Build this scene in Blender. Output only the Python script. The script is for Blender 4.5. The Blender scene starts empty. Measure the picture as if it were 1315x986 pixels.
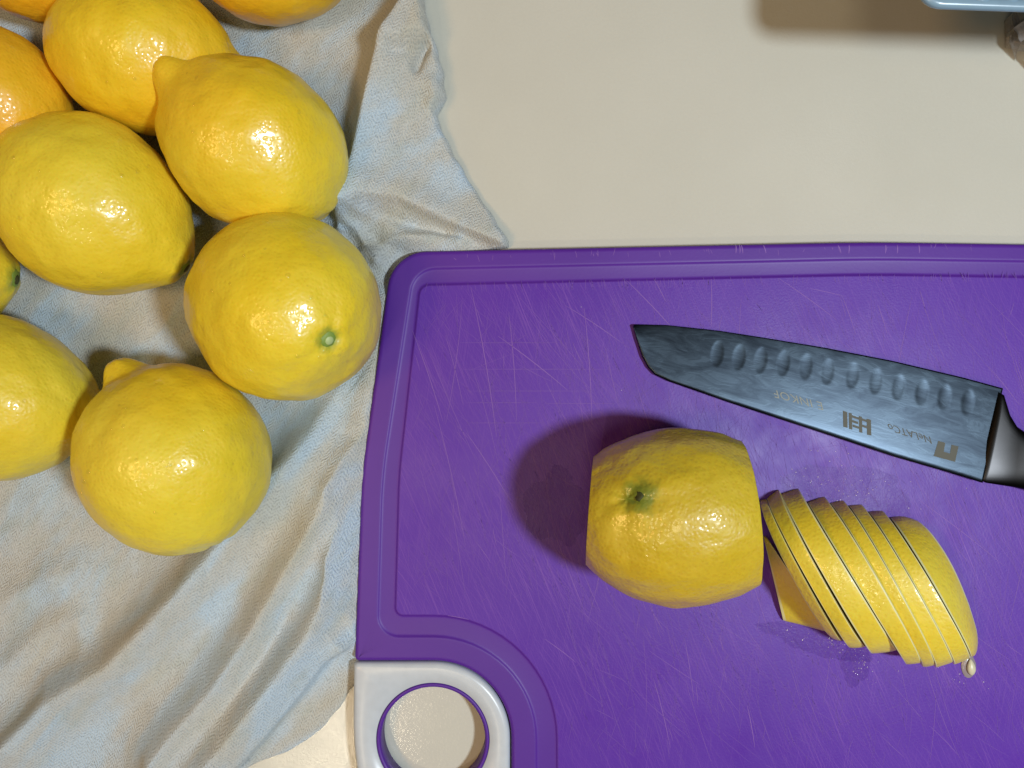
import bpy, bmesh, math, random
import numpy as np
from mathutils import Vector, Matrix, noise

# ------------------------------------------------------------------ camera, light, exposure
scene = bpy.context.scene
C = scene.collection
F = 1032.0          # focal length in photograph pixels
HC = 0.319          # height of the phone above the worktop (m)
ZB = 0.009          # top of the cutting board (m)

cam_d = bpy.data.cameras.new("camera")
cam_d.sensor_fit = 'HORIZONTAL'
cam_d.sensor_width = 36.0
cam_d.lens = 36.0 * F / 1315.0
cam_d.clip_start = 0.01
cam_d.clip_end = 50.0
cam = bpy.data.objects.new("camera", cam_d)
cam.location = (0, 0, HC)
C.objects.link(cam)
scene.camera = cam

world = bpy.data.worlds.new("World")
scene.world = world
world.use_nodes = True
bg = world.node_tree.nodes["Background"]
bg.inputs["Color"].default_value = (0.92, 0.86, 0.78, 1)
bg.inputs["Strength"].default_value = 0.07


def lamp(name, loc, aim, power, color, size):
    d = bpy.data.lights.new(name, 'AREA')
    d.shape = 'DISK'
    d.size = size
    d.energy = power
    d.color = color
    o = bpy.data.objects.new(name, d)
    o.location = loc
    o.rotation_euler = (Vector(aim) - Vector(loc)).to_track_quat('-Z', 'Y').to_euler()
    C.objects.link(o)
    return o


lamp("cool_kitchen_lamp", (0.39, -0.11, 0.78), (0.0, 0.0, 0.0), 6.1, (0.80, 0.91, 1.0), 0.09)
lamp("warm_ceiling_lamp", (-0.14, -0.26, 1.50), (0.0, 0.0, 0.0), 3.0, (1.0, 0.82, 0.56), 0.30)
lamp("orange_side_lamp", (-0.50, -0.14, 0.95), (0.0, 0.0, 0.0), 2.6, (1.0, 0.55, 0.20), 0.22)
lamp("warm_spot_lamp", (-0.415, -0.80, 1.50), (0.0, 0.0, 0.0), 2.2, (1.0, 0.84, 0.60), 0.08)

vs = scene.view_settings
vs.view_transform = 'Standard'
vs.look = 'None'
vs.exposure = 0.0
vs.gamma = 1.0

random.seed(7)


# ------------------------------------------------------------------ helpers
def P(px, py, z=0.0):
    """photograph pixel + height of the surface it lies on -> point"""
    k = (HC - z) / F
    return Vector(((px - 657.5) * k, (493.0 - py) * k, z))


def link(o):
    C.objects.link(o)
    return o


def tag(o, label=None, cat=None, group=None, kind=None):
    if label: o["label"] = label
    if cat: o["category"] = cat
    if group: o["group"] = group
    if kind: o["kind"] = kind
    return o


def mesh_obj(name, verts, faces, mat, parent=None, origin=None, smooth=True):
    """verts in world space; origin = object origin; children are stored relative to the parent"""
    me = bpy.data.meshes.new(name)
    o0 = Vector(origin) if origin is not None else (parent.location.copy() if parent else Vector((0, 0, 0)))
    me.from_pydata([tuple(Vector(v) - o0) for v in verts], [], faces)
    me.update()
    if smooth:
        me.polygons.foreach_set("use_smooth", [True] * len(me.polygons))
    mats = mat if isinstance(mat, (list, tuple)) else [mat]
    for m in mats:
        me.materials.append(m)
    o = bpy.data.objects.new(name, me)
    if parent:
        o.parent = parent
        o.location = o0 - parent.location
    else:
        o.location = o0
    return link(o)


def empty(name, loc):
    o = bpy.data.objects.new(name, None)
    o.empty_display_size = 0.01
    o.location = loc
    return link(o)


class Nodes:
    def __init__(self, name):
        self.m = bpy.data.materials.new(name)
        self.m.use_nodes = True
        self.t = self.m.node_tree
        self.b = self.t.nodes["Principled BSDF"]

    def n(self, kind, **props):
        node = self.t.nodes.new(kind)
        for k, v in props.items():
            setattr(node, k, v)
        return node

    def l(self, a, b):
        self.t.links.new(a, b)

    def set(self, **kw):
        for k, v in kw.items():
            self.b.inputs[k.replace('_', ' ')].default_value = v

    def math(self, op, a, b=None, clamp=False):
        node = self.n('ShaderNodeMath', operation=op, use_clamp=clamp)
        for i, v in enumerate((a, b)):
            if v is None: continue
            if hasattr(v, 'is_output'):
                self.l(v, node.inputs[i])
            else:
                node.inputs[i].default_value = v
        return node.outputs[0]

    def coord(self, which='Object', scale=(1, 1, 1), rot=(0, 0, 0), loc=(0, 0, 0)):
        tc = self.n('ShaderNodeTexCoord')
        m1 = self.n('ShaderNodeMapping')
        m1.inputs['Rotation'].default_value = rot
        m1.inputs['Location'].default_value = loc
        mp = self.n('ShaderNodeMapping')
        mp.inputs['Scale'].default_value = scale
        self.l(tc.outputs[which], m1.inputs['Vector'])
        self.l(m1.outputs[0], mp.inputs['Vector'])
        return mp.outputs[0]

    def noise(self, vec, scale, detail=3, rough=0.55, dist=0.0):
        node = self.n('ShaderNodeTexNoise')
        node.inputs['Scale'].default_value = scale
        node.inputs['Detail'].default_value = detail
        node.inputs['Roughness'].default_value = rough
        node.inputs['Distortion'].default_value = dist
        self.l(vec, node.inputs['Vector'])
        return node.outputs['Fac']

    def ramp(self, fac, stops, interp='LINEAR'):
        node = self.n('ShaderNodeValToRGB')
        r = node.color_ramp
        r.interpolation = interp
        while len(r.elements) > len(stops): r.elements.remove(r.elements[-1])
        while len(r.elements) < len(stops): r.elements.new(0.5)
        for e, (p, c) in zip(r.elements, stops):
            e.position = p
            e.color = (c[0], c[1], c[2], 1) if not isinstance(c, float) else (c, c, c, 1)
        self.l(fac, node.inputs['Fac'])
        return node.outputs['Color']

    def mix(self, fac, a, b, mode='MIX'):
        node = self.n('ShaderNodeMix', data_type='RGBA', blend_type=mode)
        if hasattr(fac, 'is_output'): self.l(fac, node.inputs[0])
        else: node.inputs[0].default_value = fac
        for i, v in ((6, a), (7, b)):
            if hasattr(v, 'is_output'): self.l(v, node.inputs[i])
            else: node.inputs[i].default_value = (v[0], v[1], v[2], 1)
        return node.outputs[2]

    def bump(self, height, strength, dist, prev=None):
        node = self.n('ShaderNodeBump')
        node.inputs['Strength'].default_value = strength
        node.inputs['Distance'].default_value = dist
        self.l(height, node.inputs['Height'])
        if prev is not None: self.l(prev, node.inputs['Normal'])
        return node.outputs[0]


# ------------------------------------------------------------------ materials
def lemon_material(name, c_main, c_alt, seed, dull=0.0, stem=None):
    k = Nodes(name)
    v = k.coord('Object', loc=(seed * 0.37, seed * 0.11, seed * 0.53))
    big = k.noise(v, 28, 3, 0.5)
    col = k.mix(k.ramp(big, [(0.35, 0.0), (0.68, 1.0)]), c_main, c_alt)
    grn = k.noise(v, 17, 2, 0.5)
    col = k.mix(k.math('MULTIPLY', k.ramp(grn, [(0.50, 0.0), (0.72, 1.0)]), 0.22), col, (c_main[0] * 0.82, c_main[1] * 0.98, 0.04))
    gold = k.noise(k.coord('Object', loc=(seed * 0.2 + 4.0, 1.0, 2.0)), 15, 2, 0.5)
    col = k.mix(k.math('MULTIPLY', k.ramp(gold, [(0.50, 0.0), (0.70, 1.0)]), 0.5), col, (c_main[0] * 1.02, c_main[1] * 0.80, 0.012))
    scar = k.noise(v, 70, 4, 0.7, 1.2)
    col = k.mix(k.math('MULTIPLY', k.ramp(scar, [(0.64, 0.0), (0.76, 1.0)]), 0.18 + dull * 0.2), col, (c_main[0] * 0.66, c_main[1] * 0.55, 0.03))
    fine = k.noise(v, 520, 2, 0.6)
    col = k.mix(k.math('MULTIPLY', fine, 0.16 + dull * 0.3), col, (c_main[0] * 0.60, c_main[1] * 0.50, 0.01))
    # oil glands
    vo = k.n('ShaderNodeTexVoronoi', feature='SMOOTH_F1')
    vo.inputs['Scale'].default_value = 760
    vo.inputs['Smoothness'].default_value = 0.6
    vo.inputs['Randomness'].default_value = 1.0
    k.l(v, vo.inputs['Vector'])
    pore = k.ramp(vo.outputs['Distance'], [(0.05, 0.0), (0.55, 1.0)])
    col = k.mix(k.math('MULTIPLY', k.math('SUBTRACT', 1.0, pore), 0.14 + dull * 0.2), col, (c_main[0] * 0.75, c_main[1] * 0.62, 0.01))
    # a few dark specks in the skin
    sp = k.n('ShaderNodeTexVoronoi', feature='F1')
    sp.inputs['Scale'].default_value = 75
    k.l(v, sp.inputs['Vector'])
    rnd = k.n('ShaderNodeSeparateColor')
    k.l(sp.outputs['Color'], rnd.inputs[0])
    pick = k.math('GREATER_THAN', rnd.outputs[0], 0.978)
    size = k.math('MULTIPLY', rnd.outputs[1], 0.045)
    spot = k.math('MULTIPLY', pick, k.math('LESS_THAN', sp.outputs['Distance'], size))
    col = k.mix(k.math('MULTIPLY', spot, 0.85), col, (0.07, 0.05, 0.008))
    if stem:                       # green halo of the stem end
        (sx_, sy_, sz_), rad_, gcol, amt = stem
        vd = k.n('ShaderNodeVectorMath', operation='DISTANCE')
        k.l(k.coord('Object'), vd.inputs[0])
        vd.inputs[1].default_value = (sx_, sy_, sz_)
        dn = k.math('ADD', vd.outputs['Value'], k.math('MULTIPLY', k.math('SUBTRACT', k.noise(k.coord('Object'), 350, 2), 0.5), rad_ * 0.7))
        halo = k.ramp(k.math('DIVIDE', dn, rad_), [(0.25, 1.0), (1.0, 0.0)], 'EASE')
        col = k.mix(k.math('MULTIPLY', halo, amt), col, gcol)
    k.l(col, k.b.inputs['Base Color'])
    mid = k.noise(v, 170, 2, 0.5)
    n1 = k.bump(mid, 0.28, 0.0012)
    n2 = k.bump(pore, 0.22, 0.00036, n1)
    n3 = k.bump(fine, 0.20, 0.0003, n2)
    k.l(n3, k.b.inputs['Normal'])
    k.l(k.ramp(k.noise(v, 90, 2), [(0.3, 0.36), (0.7, 0.54)]), k.b.inputs['Roughness'])
    k.set(Subsurface_Weight=0.18, Subsurface_Scale=0.002, Specular_IOR_Level=0.5)
    k.b.inputs['Subsurface Radius'].default_value = (1.0, 0.6, 0.15)
    k.b.inputs['Coat Weight'].default_value = 0.42
    k.b.inputs['Coat Roughness'].default_value = 0.14
    k.l(n2, k.b.inputs['Coat Normal'])
    return k.m


LEMON_Y = [lemon_material("lemon_peel_%d" % i, cm, ca, i) for i, (cm, ca) in enumerate([
    ((0.82, 0.55, 0.013), (0.82, 0.61, 0.026)),
    ((0.81, 0.57, 0.016), (0.81, 0.63, 0.036)),
    ((0.79, 0.60, 0.024), (0.79, 0.66, 0.055)),
])]
LEMON_O = lemon_material("lemon_peel_warm_lit", (0.82, 0.45, 0.012), (0.82, 0.52, 0.018), 5)  # warm lamp light put into the peel colour of these lemons
LEMON_SLICE = lemon_material("lemon_peel_sliced", (0.76, 0.57, 0.030), (0.80, 0.67, 0.09), 12, dull=0.35)


def plain(name, col, rough=0.5, **kw):
    k = Nodes(name)
    v = k.coord('Object')
    c = k.mix(k.math('MULTIPLY', k.noise(v, 300, 3), 0.5), col, tuple(x * 0.7 for x in col))
    k.l(c, k.b.inputs['Base Color'])
    k.set(Roughness=rough, **kw)
    return k.m


def pith_material():
    k = Nodes("lemon_pith")
    v = k.coord('Object')
    k.l(k.ramp(k.noise(v, 400), [(0.3, (0.66, 0.60, 0.32)), (0.7, (0.78, 0.74, 0.50))]), k.b.inputs['Base Color'])
    k.set(Roughness=0.5, Subsurface_Weight=0.2, Subsurface_Scale=0.002)
    return k.m


def flesh_material():
    k = Nodes("lemon_flesh")
    v = k.coord('Object')
    vo = k.n('ShaderNodeTexVoronoi', feature='DISTANCE_TO_EDGE')
    vo.inputs['Scale'].default_value = 260
    k.l(v, vo.inputs['Vector'])
    k.l(k.ramp(vo.outputs['Distance'], [(0.0, (0.72, 0.66, 0.30)), (0.2, (0.62, 0.53, 0.10))]), k.b.inputs['Base Color'])
    k.set(Roughness=0.18, Subsurface_Weight=0.3, Subsurface_Scale=0.003)
    k.l(k.bump(vo.outputs['Distance'], 0.4, 0.0006), k.b.inputs['Normal'])
    return k.m


PITH = pith_material()
FLESH = flesh_material()
STEM_GREEN = plain("stem_green", (0.20, 0.30, 0.045), 0.55)
STEM_PALE = plain("stem_pale_green", (0.42, 0.52, 0.22), 0.5)
STEM_DARK = plain("stem_dark", (0.05, 0.055, 0.012), 0.7)


def water_material():
    k = Nodes("water")
    tr = k.n('ShaderNodeBsdfTransparent')
    gl = k.n('ShaderNodeBsdfGlossy')
    gl.inputs['Roughness'].default_value = 0.04
    fr = k.n('ShaderNodeFresnel')
    fr.inputs['IOR'].default_value = 1.45
    mx = k.n('ShaderNodeMixShader')
    k.l(k.math('ADD', k.math('MULTIPLY', fr.outputs[0], 0.15), 0.06, True), mx.inputs[0])
    k.l(tr.outputs[0], mx.inputs[1])
    k.l(gl.outputs[0], mx.inputs[2])
    k.l(mx.outputs[0], k.t.nodes['Material Output'].inputs['Surface'])
    return k.m


WATER = water_material()


def counter_material():
    k = Nodes("cream_worktop")
    v = k.coord('Object')
    a = k.noise(v, 9, 4, 0.6)
    col = k.ramp(a, [(0.3, (0.555, 0.545, 0.470)), (0.7, (0.605, 0.595, 0.520))])
    f = k.noise(v, 900, 2, 0.7)
    col = k.mix(k.math('MULTIPLY', f, 0.22), col, (0.42, 0.39, 0.33))
    sp = k.n('ShaderNodeTexVoronoi', feature='F1')
    sp.inputs['Scale'].default_value = 60
    k.l(v, sp.inputs['Vector'])
    rnd = k.n('ShaderNodeSeparateColor')
    k.l(sp.outputs['Color'], rnd.inputs[0])
    spot = k.math('MULTIPLY', k.math('GREATER_THAN', rnd.outputs[0], 0.88),
                  k.math('LESS_THAN', sp.outputs['Distance'], k.math('MULTIPLY', rnd.outputs[1], 0.035)))
    col = k.mix(k.math('MULTIPLY', spot, 0.6), col, (0.16, 0.12, 0.08))
    k.l(col, k.b.inputs['Base Color'])
    k.l(k.ramp(k.noise(v, 40, 3), [(0.3, 0.13), (0.7, 0.20)]), k.b.inputs['Roughness'])
    k.l(k.bump(f, 0.30, 0.0002), k.b.inputs['Normal'])
    k.set(Specular_IOR_Level=0.5)
    return k.m


def towel_material():
    k = Nodes("towel_cloth")
    v = k.coord('Object')
    # patches of cool and warm light and olive shade put into the cloth colour
    vs_ = k.coord('Object', scale=(0.55, 1.5, 1), rot=(0, 0, math.radians(-52)))
    a = k.noise(vs_, 34, 3, 0.55, 0.4)
    col = k.ramp(a, [(0.32, (0.53, 0.51, 0.43)), (0.48, (0.54, 0.56, 0.54)), (0.62, (0.50, 0.61, 0.70))])
    g = k.noise(vs_, 95, 2, 0.5)
    col = k.mix(k.ramp(g, [(0.52, 0.0), (0.75, 0.5)]), col, (0.44, 0.47, 0.41))
    # chevron weave
    sx = k.n('ShaderNodeSeparateXYZ')
    dn = k.n('ShaderNodeTexNoise')
    dn.inputs['Scale'].default_value = 330
    dn.inputs['Detail'].default_value = 3
    k.l(v, dn.inputs['Vector'])
    dv = k.n('ShaderNodeVectorMath', operation='MULTIPLY_ADD')
    k.l(dn.outputs['Color'], dv.inputs[0])
    dv.inputs[1].default_value = (0.0016, 0.0016, 0)
    k.l(k.coord('Object', rot=(0, 0, math.radians(18))), dv.inputs[2])
    k.l(dv.outputs[0], sx.inputs[0])
    zig = k.math('PINGPONG', sx.outputs[0], 0.0019)
    yy = k.math('ADD', sx.outputs[1], k.math('MULTIPLY', zig, 1.2))
    wv = k.math('SINE', k.math('MULTIPLY', yy, 2 * math.pi / 0.00155))
    wx = k.math('SINE', k.math('MULTIPLY', sx.outputs[0], 2 * math.pi / 0.0008))
    fz = k.noise(v, 1500, 3, 0.7)
    fz2 = k.noise(v, 420, 2, 0.6)
    weave = k.math('ADD', k.math('MULTIPLY', wv, k.math('MULTIPLY', fz2, 0.5)), k.math('MULTIPLY', wx, 0.12))
    weave = k.math('ADD', weave, k.math('MULTIPLY', fz, 1.9))
    shade = k.ramp(weave, [(0.2, 0.68), (1.0, 1.08)])
    col = k.mix(1.0, col, shade, 'MULTIPLY')
    k.l(col, k.b.inputs['Base Color'])
    k.l(k.bump(weave, 0.8, 0.0005), k.b.inputs['Normal'])
    k.set(Roughness=0.95, Specular_IOR_Level=0.15, Sheen_Weight=0.25, Sheen_Roughness=0.5)
    return k.m


def board_material():
    k = Nodes("purple_plastic")
    v = k.coord('Object')
    a = k.noise(v, 14, 3)
    col = k.ramp(a, [(0.3, (0.086, 0.018, 0.310)), (0.7, (0.100, 0.024, 0.340))])
    # dense fine knife wear
    for ang, sc, st in ((68, 1.0, 0.85), (52, 1.3, 0.65), (98, 1.2, 0.5)):
        vv = k.coord('Object', scale=(22, 2600, 1), rot=(0, 0, math.radians(ang)))
        w = k.noise(vv, sc, 2, 0.6)
        m = k.math('MULTIPLY', k.ramp(w, [(0.56, 0.0), (0.74, 1.0)]), st)
        m = k.math('MULTIPLY', m, k.ramp(k.noise(v, 22, 2), [(0.35, 0.35), (0.65, 1.0)]))
        col = k.mix(m, col, (0.20, 0.075, 0.40))
    k.l(col, k.b.inputs['Base Color'])
    f = k.noise(v, 1300, 2, 0.6)
    k.l(k.bump(f, 0.35, 0.00012), k.b.inputs['Normal'])
    k.l(k.ramp(k.noise(v, 60, 3), [(0.3, 0.36), (0.7, 0.50)]), k.b.inputs['Roughness'])
    k.set(Specular_IOR_Level=0.28)
    return k.m


def rim_material():
    k = Nodes("purple_plastic_rim")
    v = k.coord('Object')
    k.l(k.ramp(k.noise(v, 20), [(0.3, (0.080, 0.016, 0.262)), (0.7, (0.094, 0.021, 0.290))]), k.b.inputs['Base Color'])
    k.l(k.bump(k.noise(v, 900, 2), 0.2, 0.0001), k.b.inputs['Normal'])
    k.set(Roughness=0.45, Specular_IOR_Level=0.35)
    return k.m


def steel_material():
    k = Nodes("blade_steel")
    v = k.coord('Object')
    ang = math.radians(14)
    br = k.noise(k.coord('Object', scale=(30, 2600, 30), rot=(0, 0, ang)), 1.0, 2)
    smear = k.noise(k.coord('Object', scale=(0.5, 1.6, 1), rot=(0, 0, ang)), 160, 4, 0.65, 0.8)
    col = k.ramp(smear, [(0.35, (0.020, 0.026, 0.034)), (0.65, (0.034, 0.045, 0.057))])
    k.l(col, k.b.inputs['Base Color'])
    k.l(k.ramp(smear, [(0.3, 0.30), (0.7, 0.36)]), k.b.inputs['Roughness'])
    b1 = k.bump(br, 0.05, 0.00008)
    b2 = k.bump(k.ramp(smear, [(0.52, 0.0), (0.62, 1.0)]), 0.03, 0.0002, b1)
    k.l(b2, k.b.inputs['Normal'])
    k.set(Metallic=1.0)
    return k.m


COUNTER = counter_material()
TOWEL = towel_material()
BOARD = board_material()
RIM = rim_material()
STEEL = steel_material()
STEEL_P = plain("polished_steel", (0.022, 0.021, 0.021), 0.30, Metallic=1.0)
ETCH = plain("etched_mark", (0.075, 0.07, 0.05), 0.6, Metallic=0.3)
ETCH_PALE = plain("etched_mark_pale", (0.16, 0.16, 0.13), 0.5, Metallic=0.3)
INSERT = plain("grey_white_plastic", (0.56, 0.60, 0.64), 0.30)
HANDLE = plain("knife_handle_steel", (0.35, 0.36, 0.37), 0.3, Metallic=1.0)
SCR_F = plain("scratch_faint", (0.150, 0.050, 0.36), 0.6)
SCR_B = plain("scratch_bright", (0.215, 0.09, 0.40), 0.6)
PEEL_EDGE = plain("cut_peel_edge", (0.74, 0.68, 0.32), 0.4)
BEAD = plain("juice_bead", (0.42, 0.32, 0.58), 0.08)  # pale lavender stands in for the glints on clear juice
SEED = plain("seed_cream", (0.62, 0.58, 0.40), 0.35)
SEED_J = plain("seed_pulp", (0.30, 0.25, 0.26), 0.25)

# ------------------------------------------------------------------ worktop
w = 0.9
tag(mesh_obj("worktop", [(-w, -w, 0), (w, -w, 0), (w, w, 0), (-w, w, 0), (-w, -w, -.03), (w, -w, -.03), (w, w, -.03), (-w, w, -.03)],
             [(0, 1, 2, 3), (7, 6, 5, 4), (0, 4, 5, 1), (1, 5, 6, 2), (2, 6, 7, 3), (3, 7, 4, 0)], COUNTER, smooth=False), kind="structure")


# ------------------------------------------------------------------ towel
def seg_dist(X, Y, pts):
    """distance, signed side (+ = right of the direction of travel, seen in the photo) and parameter along a polyline"""
    best = np.full(X.shape, 1e9)
    side = np.zeros(X.shape)
    par = np.zeros(X.shape)
    L = [math.dist(pts[i], pts[i + 1]) for i in range(len(pts) - 1)]
    tot, acc = sum(L), 0.0
    for i in range(len(pts) - 1):
        (ax, ay), (bx, by) = pts[i], pts[i + 1]
        dx, dy = bx - ax, by - ay
        t = np.clip(((X - ax) * dx + (Y - ay) * dy) / (dx * dx + dy * dy), 0, 1)
        qx, qy = X - (ax + t * dx), Y - (ay + t * dy)
        d = np.hypot(qx, qy)
        m = d < best
        best = np.where(m, d, best)
        side = np.where(m, np.sign(dx * qy - dy * qx), side)
        par = np.where(m, (acc + t * L[i]) / tot, par)
        acc += L[i]
    return best, side, par


def ridge(X, Y, pts, h, wl, wr, fade=0.12, pw=1.6):
    d, s, t = seg_dist(X, Y, pts)
    wd = np.where(s > 0, wr, wl)
    prof = np.exp(-np.power(d / wd, pw))
    ends = np.clip(t / fade, 0, 1) * np.clip((1 - t) / fade, 0, 1) if fade > 0 else 1.0
    if fade > 0:
        ends = 0.15 + 0.85 * ends
    return h * prof * ends


def smooth_noise(X, Y, sc, seed):
    return (np.sin(X / sc + seed) * np.cos(Y / sc * 1.13 - seed * 1.7) + 0.6 * np.sin((X * 0.7 + Y * 0.8) / sc * 1.9 + seed * 2.3)
            + 0.4 * np.cos((X * 0.9 - Y * 0.6) / sc * 2.7 + seed * 0.7)) / 2.0


xr_y = [-80, -20, 0, 50, 100, 128, 140, 152, 205, 260, 312, 319, 326, 334, 345, 360, 385, 470, 560, 640, 740, 850, 868, 885, 905, 928, 948, 963, 976, 1000, 1060]
xr_x = [536, 541, 543, 556, 571, 573, 569, 561, 585, 620, 654, 655, 598, 549, 521, 507, 501, 489, 478, 471, 465, 462, 460, 450, 438, 420, 396, 370, 335, 290, 250]


def towel_height(X, Y):
    z = np.full(X.shape, 1.6)
    z += 0.5 * smooth_noise(X, Y, 46.0, 1.3) + 0.25 * smooth_noise(X, Y, 19.0, 4.1)
    # raised edge folds beyond the lemons
    z += ridge(X, Y, [(552, -60), (538, 5), (500, 68), (482, 140), (466, 215), (446, 270), (438, 296)], 13.0, 70, 20, 0.0, 1.5) * 0 
    a = ridge(X, Y, [(552, -70), (538, 5), (498, 72), (481, 140), (466, 215), (448, 268), (438, 292)], 19.0, 90, 20, 0.06, 1.3)
    z += a
    z += ridge(X, Y, [(488, 76), (520, 72), (562, 54)], 4.0, 22, 9, 0.2)
    z -= ridge(X, Y, [(500, 88), (535, 84), (560, 70)], 3.5, 10, 8, 0.2)
    z -= ridge(X, Y, [(556, 62), (541, 98), (536, 112)], 5.0, 6, 6, 0.2)
    z += ridge(X, Y, [(556, 110), (562, 140), (548, 150)], 2.5, 9, 9, 0.2)
    # arch fold at the board's corner
    z += ridge(X, Y, [(440, 290), (452, 274), (478, 262), (520, 264), (568, 284), (612, 302), (655, 318)], 6.5, 30, 7, 0.05, 1.8)
    z -= ridge(X, Y, [(462, 290), (500, 284), (545, 296), (600, 309)], 5.0, 10, 14, 0.2)
    z += ridge(X, Y, [(434, 300), (452, 294), (466, 304), (478, 325), (492, 345)], 6.0, 9, 8, 0.1)
    z += ridge(X, Y, [(478, 322), (512, 312), (556, 306), (610, 314)], 4.5, 9, 14, 0.15)
    # diagonal folds below the lemons
    z += ridge(X, Y, [(-30, 1010), (35, 940), (95, 880), (165, 838), (250, 752), (322, 668), (385, 590), (440, 520)], 19.0, 28, 42, 0.15, 1.6)
    z += ridge(X, Y, [(180, 1010), (236, 930), (296, 862), (342, 792), (388, 712), (430, 640), (462, 560)], 17.0, 32, 30, 0.12, 1.5)
    z += ridge(X, Y, [(240, 1010), (312, 925), (366, 858), (408, 800), (440, 735), (462, 660)], 17.0, 26, 26, 0.12, 1.7)
    z += ridge(X, Y, [(300, 985), (350, 930), (392, 880), (424, 838), (462, 812)], 6.5, 30, 4, 0.08, 2.0)
    z -= ridge(X, Y, [(385, 770), (350, 830), (300, 900)], 3.0, 12, 9, 0.2)
    z += ridge(X, Y, [(-40, 800), (30, 760), (90, 730), (150, 735)], 4.0, 24, 28, 0.2)
    z += ridge(X, Y, [(-40, 900), (20, 850), (70, 800), (130, 780)], 5.0, 22, 26, 0.2)
    z -= ridge(X, Y, [(-40, 985), (10, 945), (45, 905), (80, 868)], 2.6, 16, 14, 0.2)
    z += ridge(X, Y, [(60, 720), (110, 790), (120, 850)], 1.8, 18, 18, 0.2)
    # bunched up against the board's edge
    z += ridge(X, Y, [(508, 360), (494, 400), (482, 480), (472, 560), (466, 650), (462, 760), (460, 850)], 5.5, 26, 26, 0.05, 1.8)
    # creases between the fruit
    z += ridge(X, Y, [(380, 20), (430, 60), (470, 110)], 1.6, 20, 20, 0.2)
    z += ridge(X, Y, [(400, 560), (440, 500), (470, 440)], 2.2, 14, 14, 0.2)
    z += 0.12 * smooth_noise(X * 0.8 + Y * 0.5, Y * 0.9 - X * 0.4, 9.0, 2.2) + 0.8 * np.abs(smooth_noise(X + Y * 0.6, Y - X * 0.5, 30.0, 6.0)) ** 1.5
    return np.maximum(z, 0.9)


def build_towel():
    rows = np.concatenate([np.arange(-80, 300, 3.0), np.arange(300, 362, 1.2), np.arange(362, 1060, 2.6)])
    nc = 330
    u = np.linspace(0, 1, nc)
    u = 1 - (1 - u) ** 1.15
    rr = np.interp(rows, xr_y, xr_x)
    rr = rr + 0.9 * np.sin(rows * 0.21) + 0.6 * np.sin(rows * 0.093 + 1)
    X = -80 + (rr[:, None] + 80) * u[None, :]
    Y = np.repeat(rows[:, None], nc, 1)
    Z = towel_height(X, Y)
    edge = np.clip((rr[:, None] - X) / 9.0, 0, 1)
    roll = np.sqrt(1 - (1 - edge) ** 2)
    near = np.clip((rr[:, None] - X) / 40.0, 0, 1)
    Z = np.where((Y > 338) & (Y < 866), np.minimum(Z, 7.6 + 14 * near), Z)
    free = np.clip(np.maximum((345 - Y) / 20.0, (Y - 862) / 14.0), 0, 1)
    roll = 1 - (1 - roll) * free
    Z = 0.7 + (Z - 0.7) * (0.12 + 0.88 * roll)
    k = HC / F
    verts = np.stack([(X - 657.5) * k, (493 - Y) * k, Z * 0.001], -1).reshape(-1, 3).tolist()
    nr = len(rows)
    faces = []
    for i in range(nr - 1):
        b = i * nc
        for j in range(nc - 1):
            faces.append((b + j, b + nc + j, b + nc + j + 1, b + j + 1))
    # hem down to the worktop
    border = [i * nc + nc - 1 for i in range(nr)]
    base = len(verts)
    for i in border:
        x, y, z = verts[i]
        verts.append((x - 0.0004, y, 0.0003))
    for q in range(len(border) - 1):
        faces.append((border[q], border[q + 1], base + q + 1, base + q))
    o = mesh_obj("kitchen_towel", verts, faces, TOWEL)
    return tag(o, "crumpled grey blue woven kitchen towel under the whole lemons", "towel")


towel = build_towel()


def towel_z(x, y):
    k = HC / F
    return float(towel_height(np.array([x / k + 657.5]), np.array([493 - y / k]))[0]) * 0.001


# ------------------------------------------------------------------ lemons
def lemon_points(a, b, nip, nip_w, neck, seed, nu=150, nv=110, skew=0.0):
    """local +X = blossom end with the nipple, -X = stem end"""
    verts, faces = [], []
    off = Vector((seed * 3.7, seed * 1.9, seed * 5.3))
    for i in range(nv + 1):
        ph = math.pi * i / nv
        s = math.sin(ph)
        x = a * math.copysign(abs(math.cos(ph)) ** 1.06, math.cos(ph))
        r = b * s ** 0.93
        x += nip * math.exp(-(ph / nip_w) ** 3.2)
        r += 0.03 * b * math.exp(-((ph - nip_w * 1.3) / 0.16) ** 2) * (nip / 0.006) * 0.5
        x -= neck * math.exp(-((math.pi - ph) / 0.30) ** 2)
        x += 0.0016 * math.exp(-((math.pi - ph) / 0.09) ** 2)
        for j in range(nu):
            th = 2 * math.pi * j / nu
            p = Vector((x, r * math.cos(th), r * math.sin(th)))
            d = p.normalized()
            p.y += skew * b * math.exp(-(ph / (nip_w * 1.6)) ** 2)
            n = noise.noise(p * 45 + off) * 0.0013 + noise.noise(p * 130 + off) * 0.00050 + noise.noise(p * 330 + off) * 0.00016
            # soft ribs near the ends
            n += 0.00035 * math.sin(th * 5 + seed) * (1 - s) ** 1.5
            p += d * n * min(1, s * 4 + 0.15)
            verts.append(p)
            if i in (0, nv): break
    def idx(i, j):
        if i == 0: return 0
        if i == nv: return 1 + (nv - 1) * nu
        return 1 + (i - 1) * nu + j % nu
    for i in range(nv):
        for j in range(nu):
            if i == 0: faces.append((idx(0, 0), idx(1, j), idx(1, j + 1)))
            elif i == nv - 1: faces.append((idx(i, j), idx(nv, 0), idx(i, j + 1)))
            else: faces.append((idx(i, j), idx(i + 1, j), idx(i + 1, j + 1), idx(i, j + 1)))
    return verts, faces


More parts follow.
